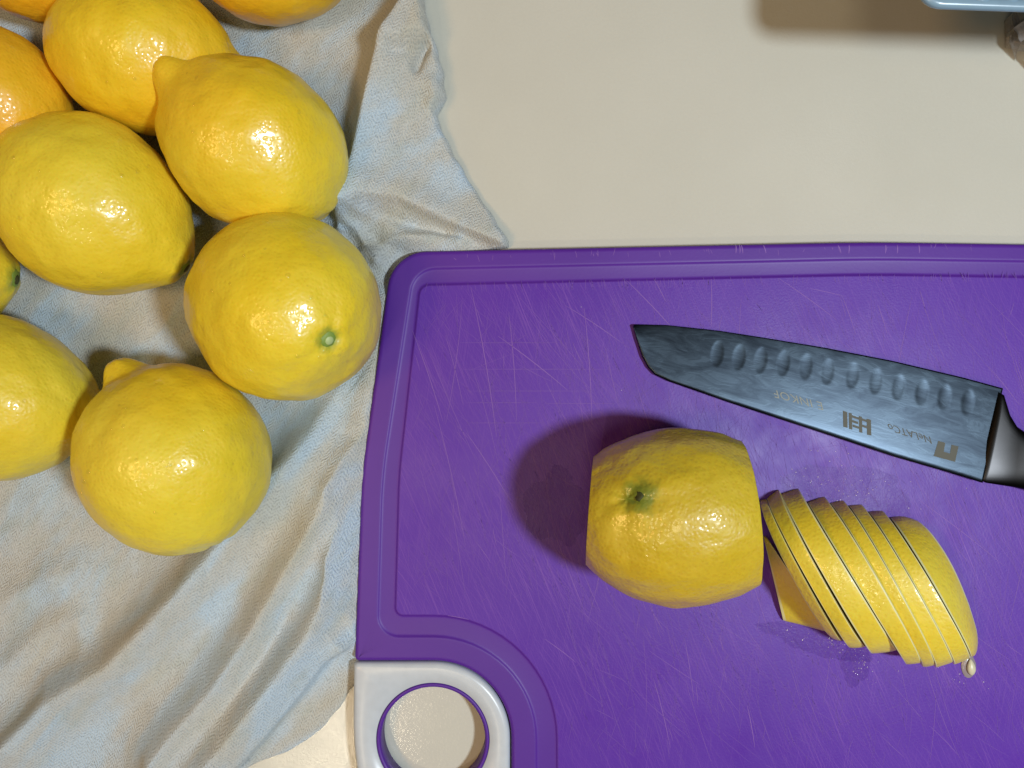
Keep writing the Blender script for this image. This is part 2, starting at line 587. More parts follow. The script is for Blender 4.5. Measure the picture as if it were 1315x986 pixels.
def frame(axis, roll=0.0):
    x = Vector(axis).normalized()
    up = Vector((0, 0, 1)) if abs(x.z) < 0.95 else Vector((0, 1, 0))
    y = up.cross(x).normalized()
    z = x.cross(y)
    return Matrix((x, y, z)).transposed() @ Matrix.Rotation(roll, 3, 'X')


def local_child(name, verts, faces, mat, parent):
    me = bpy.data.meshes.new(name)
    me.from_pydata([tuple(v) for v in verts], [], faces)
    me.update()
    me.polygons.foreach_set("use_smooth", [True] * len(me.polygons))
    for m in (mat if isinstance(mat, list) else [mat]): me.materials.append(m)
    o = bpy.data.objects.new(name, me)
    o.parent = parent
    return link(o)


def dome(center, normal, r, flat=0.55, seg=8, rings=3):
    n = normal.normalized()
    t = n.orthogonal().normalized()
    b = n.cross(t)
    vs_, fs = [], []
    for i in range(rings + 1):
        a = (math.pi / 2) * i / rings
        rr, hh = r * math.cos(a), r * flat * math.sin(a)
        if i == rings:
            vs_.append(center + n * hh)
        else:
            for j in range(seg):
                q = 2 * math.pi * j / seg
                vs_.append(center + t * rr * math.cos(q) + b * rr * math.sin(q) + n * hh)
    for i in range(rings - 1):
        for j in range(seg):
            fs.append((i * seg + j, i * seg + (j + 1) % seg, (i + 1) * seg + (j + 1) % seg, (i + 1) * seg + j))
    top = rings * seg
    for j in range(seg):
        fs.append(((rings - 1) * seg + j, (rings - 1) * seg + (j + 1) % seg, top))
    fs.append(tuple(range(seg))[::-1])
    return vs_, fs


def add_droplets(parent, verts, up_local, count, rng, rmin=0.0002, rmax=0.0010):
    V, Fc = [], []
    n = 0
    while n < count:
        p = verts[rng.randrange(len(verts))]
        d = Vector(p).normalized()
        if d.dot(up_local) < 0.05: continue
        r = rmin + (rmax - rmin) * rng.random() ** 4.0
        v, f = dome(Vector(p) - d * r * 0.10, d, r, 0.36)
        o = len(V)
        V += v
        Fc += [tuple(i + o for i in q) for q in f[:-1]]     # open underneath, it lies on the peel
        n += 1
    o = local_child("water_droplets", V, Fc, WATER, parent)
    tag(o, kind="stuff")
    return o


def stem_scar(parent, verts, mat_ring, mat_core, r, axis_local=Vector((-1, 0, 0))):
    far = max(verts, key=lambda p: Vector(p).dot(axis_local))
    ring = [p for p in verts]
    c = Vector(far)
    # seat it in the dimple
    tip = min((Vector(p) for p in verts if Vector((0, p[1], p[2])).length < 0.0008), key=lambda p: -p.dot(axis_local), default=c)
    v, f = dome(Vector((tip.x - 0.0002, 0, 0)), axis_local, r, 0.28, 12, 3)
    v = [p + Vector((0, noise.noise(p * 900) * 0.0006, noise.noise(p * 900 + Vector((3, 1, 2))) * 0.0006)) for p in v]
    o = local_child("stem_scar", v, f, mat_ring, parent)
    v2, f2 = dome(Vector((tip.x - r * 0.20, r * 0.10, 0)), axis_local, r * 0.62, 0.35, 9, 2)
    local_child("stem_core", v2, f2, mat_core, o)
    return o


LEMONS = [
    # px, py, a, b, nipple, nip_w, neck, axis (blossom end, world), seed, material, stem?, drops, label
    (186, 72, 31.0, 26.8, 4.5, 0.22, 1.0, (0.90, -0.10, -0.20), 1, 0, 0, 34, "yellow lemon lying in front of the orange tinted lemons, overlapped by a knobbly nipple"),
    (328, 187, 33.5, 29.0, 6.5, 0.18, 1.0, (-0.80, 0.56, 0.42), 2, 1, 0, 46, "yellow lemon with knobbly nipple, beside the raised towel fold"),
    (117, 264, 35.0, 30.2, 2.0, 0.30, 4.5, (-0.80, 0.55, 0.12), 3, 1, 1, 60, "large yellow lemon whose dark green stem end presses against the rounder lemon"),
    (366, 395, 35.0, 32.8, 2.5, 0.30, 0.6, (-0.60, 0.36, -0.70), 4, 2, 2, 60, "pale round lemon with light green stem scar, touching the purple board"),
    (226, 589, 33.5, 32.6, 7.0, 0.18, 0.5, (-0.44, 0.90, 0.02), 5, 2, 0, 90, "large round wet lemon with stubby nipple, resting near the diagonal towel folds"),
    (-9, 511, 33.5, 29.2, 5.0, 0.26, 1.0, (0.93, -0.26, -0.25), 6, 2, 0, 40, "pale lemon whose blunt tip points at the large round wet lemon"),
    (-22, 128, 32.0, 26.5, 3.5, 0.24, 1.0, (-0.86, 0.5, 0.0), 7, 3, 0, 14, "orange tinted lemon tucked behind the large lemon with the dark green stem"),
    (341, -66, 31.0, 25.5, 4.0, 0.24, 1.0, (0.95, -0.2, 0.0), 8, 3, 0, 6, "orange tinted lemon on the bare stretch of towel beside the yellow nippled lemons"),
    (40, -66, 31.0, 24.5, 4.0, 0.24, 1.0, (-0.9, 0.3, 0.0), 9, 3, 0, 6, "orange tinted lemon by the blunt end of the lemon that a nipple overlaps"),
    (-112, 342, 32.0, 27.0, 3.0, 0.30, 3.0, (-0.96, 0.10, 0.20), 10, 0, 1, 4, "lemon showing only its green stem end between two paler lemons"),
]
lemon_objs = []
for (px, py, a, b, nip, nw, neck, axis, seed, mi, stem, drops, label) in LEMONS:
    a, b, nip, neck = a * .001, b * .001, nip * .001, neck * .001
    ax = Vector(axis).normalized()
    hz = math.sqrt((a * ax.z) ** 2 + b * b * (1 - ax.z ** 2))
    zc = 0.0016 + hz
    pos = P(px, py, zc)
    verts, faces = lemon_points(a, b, nip, nw, neck, seed, skew=0.12 if seed in (2, 5) else 0.03)
    mat = LEMON_O if mi == 3 else LEMON_Y[mi]
    if stem:
        mat = lemon_material("lemon_peel_stem_%d" % seed, (0.80, 0.59, 0.020), (0.80, 0.65, 0.045), seed,
                             stem=((-a - neck + 0.0016, 0, 0), 0.0075 if stem == 1 else 0.0060, (0.22, 0.30, 0.03), 0.9))
    me_o = mesh_obj("lemon", verts, faces, mat, None, (0, 0, 0))
    R = frame(ax, seed * 1.3)
    me_o.matrix_world = Matrix.Translation(pos) @ R.to_4x4()
    tag(me_o, label, "lemon", "whole lemons on the towel")
    up_l = R.transposed() @ Vector((0.1, 0, 1)).normalized()
    rng = random.Random(seed)
    add_droplets(me_o, verts, up_l, int(drops * 1.6), rng)
    if stem == 1: stem_scar(me_o, verts, STEM_GREEN, STEM_DARK, 0.0036)
    if stem == 2: stem_scar(me_o, verts, STEM_GREEN, STEM_PALE, 0.0030)
    lemon_objs.append(me_o)

# ------------------------------------------------------------------ cutting board
def fillet_loop(vv, z, arc_seg=16, edge_seg=6):
    """closed loop from (px, py, fillet radius) corners, always the same number of points"""
    n = len(vv)
    pts = []
    tang = []
    for i in range(n):
        p0, p1, p2 = Vector(vv[i - 1][:2]), Vector(vv[i][:2]), Vector(vv[(i + 1) % n][:2])
        d0, d1 = (p0 - p1).normalized(), (p2 - p1).normalized()
        ang = d0.angle(d1)
        r = vv[i][2]
        tl = r / math.tan(ang / 2)
        bis = (d0 + d1).normalized()
        cen = p1 + bis * (r / math.sin(ang / 2))
        s, e = p1 + d0 * tl, p1 + d1 * tl
        arc = []
        for k in range(arc_seg + 1):
            t = k / arc_seg
            v = (s - cen).lerp(e - cen, t)
            a0 = math.atan2(*(s - cen).yx)
            a1 = math.atan2(*(e - cen).yx)
            da = (a1 - a0 + math.pi) % (2 * math.pi) - math.pi
            aa = a0 + da * t
            arc.append(cen + Vector((math.cos(aa), math.sin(aa))) * r)
        tang.append(arc)
    for i in range(n):
        pts += tang[i]
        e, s = tang[i][-1], tang[(i + 1) % n][0]
        for k in range(1, edge_seg):
            pts.append(e.lerp(s, k / edge_seg))
    k = (HC - ZB) / F
    return [Vector(((p.x - 657.5) * k, (493 - p.y) * k, z)) for p in pts]


def offset_loop(loop, d, z):
    """shift a world loop inwards by d (loop is clockwise seen from above)"""
    n = len(loop)
    out = []
    for i in range(n):
        t = (loop[(i + 1) % n] - loop[i - 1])
        t.z = 0
        t.normalize()
        nrm = Vector((t.y, -t.x, 0))
        q = loop[i] + nrm * d
        out.append(Vector((q.x, q.y, z)))
    return out


def loft(loops, cap_first=False, cap_last=False):
    n = len(loops[0])
    verts = [p for lp in loops for p in lp]
    faces = []
    for l in range(len(loops) - 1):
        for i in range(n):
            j = (i + 1) % n
            faces.append((l * n + i, l * n + j, (l + 1) * n + j, (l + 1) * n + i))
    if cap_first: faces.append(tuple(range(n))[::-1])
    if cap_last: faces.append(tuple(range((len(loops) - 1) * n, len(loops) * n)))
    return verts, faces


BX = 1640
V_OUT = [(503, 323, 52), (1120, 310, 3000), (BX, 318, 60), (BX, 1056, 60), (657, 1056, 8), (656, 849, 100), (455, 849, 6), (464, 610, 700)]
V_L1 = [(531, 344.5, 34), (1120, 331.5, 3000), (BX - 26, 339, 40), (BX - 26, 1030, 40), (688, 1030, 20), (687, 818, 131), (484, 818, 28), (490, 610, 700)]
V_L2 = [(539, 365.5, 14), (1120, 352, 3000), (BX - 48, 360, 20), (BX - 48, 1006, 20), (715, 1006, 10), (714, 791, 158), (507, 791, 11), (512, 610, 700)]

board = empty("cutting_board", (P(1050, 680, ZB).x, P(1050, 680, ZB).y, 0))
tag(board, "purple plastic cutting board with juice groove and pale corner handle", "cutting board")
o_ = fillet_loop(V_OUT, ZB)
l1 = fillet_loop(V_L1, ZB)
l2 = fillet_loop(V_L2, ZB)
mm = 0.001
zr = ZB + 0.0004
loops = [offset_loop(o_, 1.2 * mm, 0.0004), offset_loop(o_, 0.3 * mm, 1.4 * mm), offset_loop(o_, 0.0, 3 * mm), offset_loop(o_, 0, zr - 1.6 * mm),
         offset_loop(o_, 0.25 * mm, zr - 0.7 * mm), offset_loop(o_, 0.8 * mm, zr - 0.15 * mm), offset_loop(o_, 1.6 * mm, zr), offset_loop(o_, 2.0 * mm, zr), offset_loop(l1, -0.9 * mm, zr),
         offset_loop(l1, -0.5 * mm, zr), offset_loop(l1, -0.15 * mm, zr - 0.04 * mm), offset_loop(l1, 0.1 * mm, zr - 0.12 * mm), offset_loop(l1, 0.45 * mm, zr - 0.45 * mm),
         offset_loop(l1, 0.9 * mm, zr - 0.62 * mm), offset_loop(l1, 1.4 * mm, zr - 0.68 * mm), offset_loop(l2, -1.0 * mm, zr - 0.9 * mm), offset_loop(l2, -0.7 * mm, zr - 0.9 * mm), offset_loop(l2, -0.25 * mm, zr - 0.85 * mm),
         offset_loop(l2, -0.05 * mm, ZB - 0.35 * mm), offset_loop(l2, 0.25 * mm, ZB - 0.05 * mm), offset_loop(l2, 0.7 * mm, ZB)]
v, f = loft(loops, cap_first=True, cap_last=True)
body = mesh_obj("board_body", v, f, [RIM, BOARD], board)
body.data.polygons[len(f) - 1].material_index = 1
body.data.polygons[len(f) - 1].use_smooth = False
body.data.polygons[len(f) - 2].use_smooth = False


def annulus_loft(cx, cy, r_px, z):
    k = (HC - ZB) / F
    c = P(cx, cy, ZB)
    return [Vector((c.x + r_px * k * math.cos(a), c.y + r_px * k * math.sin(a), z)) for a in [2 * math.pi * i / 96 for i in range(96)]]


# pale corner insert with the finger hole: outline sampled by angle from the hole's centre
HX, HY = 556.0, 949.0
ins_poly = [(454.0, 850.5, 3), (655.0, 850.5, 99), (655.0, 1055, 6), (470.0, 1055, 28), (452.5, 960, 400)]


def by_angle(loop2, n=192):
    """resample a closed loop (px) at equal angles round the hole"""
    out = []
    m = len(loop2)
    for i in range(n):
        a = 2 * math.pi * i / n
        d = Vector((math.cos(a), math.sin(a)))
        best = None
        for k in range(m):
            p, q = loop2[k], loop2[(k + 1) % m]
            e = q - p
            den = d.x * e.y - d.y * e.x
            if abs(den) < 1e-9: continue
            t = (p.x * e.y - p.y * e.x) / den
            s = (p.x * d.y - p.y * d.x) / den
            if t > 0 and -1e-6 <= s <= 1 + 1e-6 and (best is None or t < best): best = t
        out.append(d * best)
    return out


hc = P(HX, HY, ZB)
ol = [Vector((p.x - hc.x, p.y - hc.y)) for p in fillet_loop(ins_poly, ZB, 24, 20)]
ol = by_angle(ol)


def ins_loop(shrink, z):
    return [Vector((hc.x + p.x - p.normalized().x * shrink, hc.y + p.y - p.normalized().y * shrink, z)) for p in ol]


def hole_loop(r, z, n=192):
    return [Vector((hc.x + r * math.cos(2 * math.pi * i / n), hc.y + r * math.sin(2 * math.pi * i / n), z)) for i in range(n)]


rk = (HC - ZB) / F
zi = ZB + 0.0006
ins = [hole_loop(72.5 * rk, 0.0006), ins_loop(1.2 * mm, 0.0006), ins_loop(0.2 * mm, 2 * mm), ins_loop(0, zi - 2.2 * mm), ins_loop(0.35 * mm, zi - 1.0 * mm),
       ins_loop(1.1 * mm, zi - 0.3 * mm), ins_loop(2.2 * mm, zi), hole_loop(73.2 * rk, zi), hole_loop(72.7 * rk, zi - 0.3 * mm), hole_loop(72.5 * rk, 0.0006)]
v, f = loft(ins)
mesh_obj("corner_handle", v, f, INSERT, board)
ring = [hole_loop(72.2 * rk, 0.0008), hole_loop(72.2 * rk, zi - 0.1 * mm), hole_loop(71.2 * rk, zi + 0.15 * mm), hole_loop(68.5 * rk, zi + 0.1 * mm),
        hole_loop(67.0 * rk, zi - 0.7 * mm), hole_loop(66.6 * rk, 0.0008), hole_loop(72.2 * rk, 0.0008)]
v, f = loft(ring)
mesh_obj("hole_ring", v, f, RIM, board)


# knife scratches: thin raised burrs, one part
def scratch_mesh(items, z):
    V, Fc = [], []
    k = (HC - ZB) / F
    for (x, y, ang, L, wd, bend) in items:
        n = 6
        base = len(V)
        for i in range(n + 1):
            t = i / n
            a = ang + bend * (t - 0.5)
            cx = x + math.cos(a) * L * (t - 0.5)
            cy = y + math.sin(a) * L * (t - 0.5)
            ww = wd * (0.15 + 0.85 * math.sin(math.pi * min(max(t, 0.02), 0.98)) ** 0.5)
            nx, ny = -math.sin(a), math.cos(a)
            for s in (-1, 1):
                X, Y = cx + s * nx * ww / 2, cy + s * ny * ww / 2
                V.append(((X - 657.5) * k, (493 - Y) * k, z))
        for i in range(n):
            b = base + 2 * i
            Fc.append((b, b + 2, b + 3, b + 1))
    return V, Fc


def on_board(x, y, L, ang):
    for s in (-0.5, 0.5):
        X, Y = x + math.cos(ang) * L * s, y + math.sin(ang) * L * s
        if X < 520 + (790 - Y) * 0.03 or X > 1570 or Y < 372 or Y > 990: return False
        if X < 728 and Y > 778: return False
    return True


rng = random.Random(21)
faint, bright = [], []
while len(faint) < 4200:
    x, y = rng.uniform(520, 1580), rng.uniform(370, 1000)
    dens = 0.25 + 0.75 * math.exp(-(((x - 930) / 420) ** 2 + ((y - 640) / 270) ** 2))
    if rng.random() > dens: continue
    c = rng.random()
    ang = math.radians(rng.gauss(70, 9) if c < 0.55 else rng.gauss(48, 10) if c < 0.8 else rng.gauss(96, 8) if c < 0.95 else rng.gauss(140, 15))
    L = 12 + 70 * rng.random() ** 2
    if on_board(x, y, L, ang): faint.append((x, y, ang, L, rng.uniform(0.2, 0.5), rng.gauss(0, 0.05)))
while len(bright) < 330:
    x, y = rng.uniform(520, 1580), rng.uniform(370, 1000)
    c = rng.random()
    ang = math.radians(rng.gauss(72, 8) if c < 0.55 else rng.gauss(45, 9) if c < 0.85 else rng.gauss(100, 6))
    L = 20 + 150 * rng.random() ** 2.4
    if on_board(x, y, L, ang): bright.append((x, y, ang, L, rng.uniform(0.25, 0.55), rng.gauss(0, 0.06)))
# longer cuts that can be made out one by one
for (x0, y0, x1, y1, wd) in [(607, 368, 640, 560, 0.9), (640, 430, 730, 500, 1.0), (655, 400, 665, 540, 0.8), (752, 395, 762, 545, 0.9), (728, 392, 800, 440, 0.8),
                             (806, 360, 868, 425, 0.9), (914, 358, 914, 420, 0.9), (840, 358, 856, 388, 0.8), (531, 424, 570, 540, 0.8), (573, 430, 596, 520, 0.6),
                             (1000, 356, 1075, 410, 0.8), (1040, 370, 1085, 380, 0.7), (1082, 380, 1100, 430, 0.8), (1128, 392, 1140, 430, 0.8), (1270, 470, 1310, 520, 0.7),
                             (1180, 640, 1290, 725, 0.7), (575, 790, 602, 795, 0.9), (700, 820, 740, 850, 0.8), (960, 905, 970, 960, 0.9),
                             (840, 870, 862, 960, 0.8), (880, 820, 892, 900, 0.7), (600, 555, 655, 640, 0.8), (560, 520, 600, 700, 0.7), (1190, 520, 1240, 700, 0.6)]:
    bright.append(((x0 + x1) / 2, (y0 + y1) / 2, math.atan2(y1 - y0, x1 - x0), math.dist((x0, y0), (x1, y1)), wd, 0.05))
for (x0, x1, y) in [(590, 720, 440), (595, 790, 474), (600, 760, 502), (600, 690, 517), (600, 700, 543), (700, 790, 518)]:
    faint.append(((x0 + x1) / 2, y, 0.0, x1 - x0, 0.8, 0.0))
for i in range(120):     # nicks where the knife met the groove
    x = rng.uniform(545, 1320)
    faint.append((x, 366 - (x - 545) * 0.02 + 4, math.radians(rng.gauss(80, 14)), rng.uniform(6, 16), 0.6, 0))
v, f = scratch_mesh(faint, ZB + 0.00003)
tag(mesh_obj("scratches", v, f, SCR_F, board, smooth=False), kind="stuff")
v, f = scratch_mesh(bright, ZB + 0.00005)
tag(mesh_obj("cut_marks", v, f, SCR_B, board, smooth=False), kind="stuff")
nicks = []
for i in range(34):
    x = rng.uniform(560, 1320)
    nicks.append((x, 322 - (x - 560) * 0.02 + rng.uniform(6, 12), math.radians(rng.gauss(75, 18)), rng.uniform(3, 10), rng.uniform(0.3, 0.7), 0.1))
for x in (945, 950, 953, 982, 1078, 1090, 1137, 1152, 1180):
    nicks.append((x, 320, math.radians(rng.gauss(85, 20)), 11, 1.3, 0.2))
v, f = scratch_mesh(nicks, zr + 0.00004)
tag(mesh_obj("rim_nicks", v, f, SCR_B, board, smooth=False), kind="stuff")

# ------------------------------------------------------------------ cut lemon on the board
def face_on_loop(name, loop, nrm, parent, mats, inset=0.00005):
    """cut face: peel edge, pith ring and flesh on one boundary loop (local coordinates)"""
    c = sum(loop, Vector()) / len(loop)
    n = len(loop)
    rings = [1.0, 0.955, 0.87, 0.45, 0.06]
    V, Fc, mi = [], [], []
    for s in rings:
        V += [c + (p - c) * s + nrm * inset for p in loop]
    for r in range(len(rings) - 1):
        for i in range(n):
            Fc.append((r * n + i, r * n + (i + 1) % n, (r + 1) * n + (i + 1) % n, (r + 1) * n + i))
            mi.append(0 if r == 0 else 1 if r == 1 else 2)
    Fc.append(tuple(range((len(rings) - 1) * n, len(rings) * n)))
    mi.append(1)
    o = local_child(name, V, Fc, mats, parent)
    o.data.polygons.foreach_set("material_index", mi)
    return o


def build_cut_lemon():
    a, b = 0.0335, 0.0318
    verts, faces = lemon_points(a, b, 0.003, 0.25, 0.0005, 14, 170, 120)
    stem_dir = Vector((-0.54, 0.30, 0.78)).normalized()
    R = frame(-stem_dir, 0.6)
    hz = math.sqrt((a * stem_dir.z) ** 2 + b * b * (1 - stem_dir.z ** 2))
    zc = ZB + 0.0304
    pos = P(872, 661, zc)
    ST = Matrix.Diagonal((1.24, 0.945, 0.96))
    wv = [ST @ (R @ p) + pos for p in verts]
    zmin = min(p.z for p in wv)
    pos.z += ZB + 0.0001 - zmin
    zc = pos.z
    bm = bmesh.new()
    bv = [bm.verts.new(ST @ (R @ p)) for p in verts]
    for q in faces: bm.faces.new([bv[i] for i in q])
    # left cut: through two board-side points and the camera-side lean of the knife; right cut slightly leaning
    cuts = []
    for (pa, pb, lean, sgn) in (((763, 573), (752, 730), 0.125, -1), ((950, 575), (964, 733), 0.10, 1)):
        z1 = ZB + 0.031
        A, B = P(*pa, z1), P(*pb, z1)
        e = (B - A).normalized()
        up = Vector((-lean * (1 if sgn < 0 else 1), 0, 1)).normalized()
        n = e.cross(up).normalized()
        if n.x * sgn < 0: n = -n
        cuts.append((A - pos, n))
    loops = []
    for co, no in cuts:
        g = bm.verts[:] + bm.edges[:] + bm.faces[:]
        res = bmesh.ops.bisect_plane(bm, geom=g, plane_co=co, plane_no=no, clear_outer=True)
        ev = [x for x in res['geom_cut'] if isinstance(x, bmesh.types.BMEdge)]
        vs_ = {}
        for e in ev:
            for q in e.verts: vs_[q] = q.co.copy()
        pts = list(vs_.values())
        c = sum(pts, Vector()) / len(pts)
        t = no.orthogonal().normalized()
        bb = no.cross(t)
        pts.sort(key=lambda p: math.atan2((p - c).dot(bb), (p - c).dot(t)))
        loops.append((pts, no))
    me = bpy.data.meshes.new("cut_lemon")
    bm.normal_update()
    bm.to_mesh(me)
    bm.free()
    me.polygons.foreach_set("use_smooth", [True] * len(me.polygons))
    cand = [Vector(p.co) for p in me.vertices]
    s = max(cand, key=lambda p: p.normalized().dot(stem_dir))
    me.materials.append(lemon_material("lemon_peel_dull", (0.60, 0.44, 0.015), (0.66, 0.53, 0.04), 9, dull=0.9, stem=(tuple(s), 0.0085, (0.10, 0.16, 0.015), 0.85)))
    o = bpy.data.objects.new("cut_lemon", me)
    o.location = pos
    link(o)
    tag(o, "mustard yellow lemon with both sides sliced off and green stem spot on top", "lemon")
    for pts, no in loops:
        face_on_loop("cut_face", pts, no, o, [LEMON_SLICE, PITH, FLESH])
    # stem spot
    v, f = dome(s - stem_dir * 0.0002, stem_dir, 0.0016, 0.35, 9, 2)
    v = [p + Vector((noise.noise(p * 900), noise.noise(p * 900 + Vector((5, 2, 1))), 0)) * 0.0008 for p in v]
    local_child("stem_scar", v, f, STEM_DARK, o)
    rg = random.Random(4)
    return o


cut_lemon = build_cut_lemon()

# ------------------------------------------------------------------ slices
def arc_pts(p0, p1, h, lean_n, lean, bow, n=30):
    """half round standing on its cut side; p0,p1 = ends of the chord (px on the board)"""
    A, B = P(*p0, ZB + 0.0002), P(*p1, ZB + 0.0002)
    M = (A + B) / 2
    e = (B - A) / 2
    Hv = Vector((0, 0, 1)) * h * math.cos(lean) + lean_n * h * math.sin(lean)
    pts = []
    for i in range(n + 1):
        t = math.pi * i / n
        c, s = math.cos(t), math.sin(t)
        c = math.copysign(abs(c) ** 0.92, c)
        s = abs(s) ** 0.92
        p = M - e * c + Hv * s + lean_n * (-bow) * s
        pts.append(p)
    return pts, M


def build_slice(left, right, label, seed, rows=7, bulge=0.0):
    """left / right: (top px, bottom px, height, lean, bow)"""
    d = Vector((left[1][0] - left[0][0], -(left[1][1] - left[0][1]), 0)).normalized()
    ln = Vector((d.y, -d.x, 0))       # points left, towards the cut lemon
    if ln.x > 0: ln = -ln
    La, Lm = arc_pts(left[0], left[1], left[2] - (0.0022 if left[2] > 0.02 else 0), ln, left[3], left[4])
    Ra, Rm = arc_pts(right[0], right[1], right[2], ln, right[3], right[4])
    n = len(La)
    root = empty("lemon_slice", ((Lm.x + Rm.x) / 2, (Lm.y + Rm.y) / 2, ZB))
    tag(root, label, "lemon slice", "fanned half slices of lemon on the board")
    # peel: strip over the back, with small rounded shoulders
    V, Fc = [], []
    off = Vector((seed * 2.1, seed, seed * 0.7))
    for r in range(rows + 1):
        t = (0, 0.06, 0.2, 0.4, 0.6, 0.8, 0.94, 1.0)[r]
        for i in range(n):
            p = La[i].lerp(Ra[i], t)
            c = Lm.lerp(Rm, t)
            out = (p - c).normalized()
            k = math.sin(math.pi * t)
            p = p + out * (bulge * k - 0.00022 * (1 - k) ** 4 + noise.noise(p * 160 + off) * 0.00030 + noise.noise(p * 60 + off) * 0.0006)
            if p.z < ZB + 0.0002: p.z = ZB + 0.0002
            V.append(p)
    for r in range(rows):
        for i in range(n - 1):
            Fc.append((r * n + i, r * n + i + 1, (r + 1) * n + i + 1, (r + 1) * n + i))
    rimL, rimR = V[:n], V[rows * n:]
    for rim, M, flip in ((rimL, Lm, False), (rimR, Rm, True)):
        b0 = len(V)
        inner = [M + (p - M) * 0.95 for p in rim]
        V += rim + inner
        for i in range(n - 1):
            q = (b0 + i, b0 + n + i, b0 + n + i + 1, b0 + i + 1)
            Fc.append(q[::-1] if flip else q)
    pe = mesh_obj("peel", V, Fc, [LEMON_SLICE, PEEL_EDGE], root)
    for q in range(n - 1):
        pe.data.polygons[q].material_index = 1
        pe.data.polygons[(rows - 1) * (n - 1) + q].material_index = 1
    V, Fc = [], []
    for rim, M, flip in ((rimL, Lm, False), (rimR, Rm, True)):
        b0 = len(V)
        V += [M + (p - M) * 0.95 for p in rim] + [M + (p - M) * 0.86 for p in rim]
        for i in range(n - 1):
            q = (b0 + i, b0 + n + i, b0 + n + i + 1, b0 + i + 1)
            Fc.append(q[::-1] if flip else q)
    mesh_obj("pith", V, Fc, PITH, root)
    V, Fc = [], []
    for rim, M, flip in ((rimL, Lm, False), (rimR, Rm, True)):
        b0 = len(V)
        V += [M + (p - M) * 0.86 for p in rim] + [M.copy()]
        for i in range(n - 1):
            q = (b0 + i, b0 + n, b0 + i + 1)
            Fc.append(q[::-1] if flip else q)
    # cut underside
    b0 = len(V)
    V += [rimL[0], rimL[-1], rimR[-1], rimR[0]]
    Fc.append((b0, b0 + 1, b0 + 2, b0 + 3))
    mesh_obj("flesh", V, Fc, FLESH, root, smooth=False)
    return root


rad = math.radians


def E(top, bot, h, d=0.0):
    """half round whose lean follows the fan: steeper towards its far end"""
    bot = (bot[0], bot[1] - 5)
    mx, my = (top[0] + bot[0]) / 2 - 657.5, (top[1] + bot[1]) / 2 - 493
    dx, dy = bot[0] - top[0], bot[1] - top[1]
    L = math.hypot(dx, dy)
    return (top, bot, h, math.atan((mx * dy - my * dx) / L / F) + rad(d), 0.0)


SL = [
    (E((980, 688), (1006, 802), .004, 0), E((984, 689), (1071, 817), .015, 3), "slumped wedge of lemon with pale cut edge, beside the cut lemon", 0.0),
    (E((976, 642), (1072, 816), .026, 9), E((984, 640), (1079, 817), .028, 4), "thin lemon slice leaning over the slumped wedge", 0.0),
    (E((984, 639), (1089, 827), .029, 4), E((999, 627), (1108, 823), .030, 4), "lemon slice between the thin leaning slice and the widest slice", 0.0),
    (E((1003, 635), (1116, 833), .031, 3), E((1025, 627), (1145, 827), .031, 1), "widest lemon slice of the fan, with open gaps beside it", 0.0),
    (E((1037, 645), (1157, 846), .031, 0.5), E((1059, 638), (1171, 843), .031, -4), "lemon slice next to the widest one, towards the rounded end piece", 0.0),
    (E((1066, 645), (1176, 850), .031, -3.5), E((1083, 642), (1189, 847), .031, -4.5), "lemon slice with two slices between it and the rounded end piece", 0.0),
    (E((1090, 649), (1193, 852), .031, -4), E((1107, 648), (1212, 844), .030, -4.5), "shiny lemon slice with one slice between it and the rounded end piece", 0.0),
    (E((1115, 656), (1216, 848), .030, -4), E((1134, 656), (1234, 838), .029, -4.5), "shiny lemon slice leaning against the rounded end piece", 0.0),
    (E((1143, 664), (1237, 838), .029, -4), E((1176, 668), (1242, 840), .016, -24), "thick rounded end piece of sliced lemon with glossy peel", .0008),
]
for i, (l, r, lab, bulge) in enumerate(SL):
    build_slice(l, r, lab, i + 3, bulge=bulge)

# seed with a smear of pulp
sp = P(1244.5, 855, ZB)
V, Fc = [], []
ns, nr = 14, 10
d = Vector((0.10, -1, 0)).normalized()
s_ = Vector((d.y, -d.x, 0))
for i in range(nr + 1):
    t = i / nr
    rr = 0.0021 * math.sin(math.pi * min(1, 0.02 + t * 0.96)) ** 0.7 * (0.55 + 0.45 * t)
    for j in range(ns):
        a = 2 * math.pi * j / ns
        V.append(sp + d * (t - 0.5) * 0.0064 + s_ * rr * math.cos(a) + Vector((0, 0, 0.0014 + rr * 0.65 * math.sin(a))))
for i in range(nr):
    for j in range(ns):
        Fc.append((i * ns + j, i * ns + (j + 1) % ns, (i + 1) * ns + (j + 1) % ns, (i + 1) * ns + j))
Fc += [tuple(range(ns))[::-1], tuple(range(nr * ns, (nr + 1) * ns))]
seed = mesh_obj("lemon_seed", V, Fc, SEED, None, (sp.x, sp.y, ZB))
tag(seed, "pale lemon seed with pulp, at the tip of the rounded end piece", "seed")
V, Fc = [], []
cp = P(1243.5, 853, ZB)
loop = []
for j in range(28):
    a = 2 * math.pi * j / 28
    rx, ry = 0.0029, 0.0052
    loop.append(Vector((cp.x + rx * math.cos(a) * (1 - 0.45 * max(0, math.sin(a))), cp.y + ry * math.sin(a), ZB + 0.0002)))
top = [cp + (p - cp) * 0.72 + Vector((0, 0, 0.0007)) for p in loop]
v, f = loft([loop, top], False, True)
mesh_obj("pulp", v, f, SEED_J, seed)

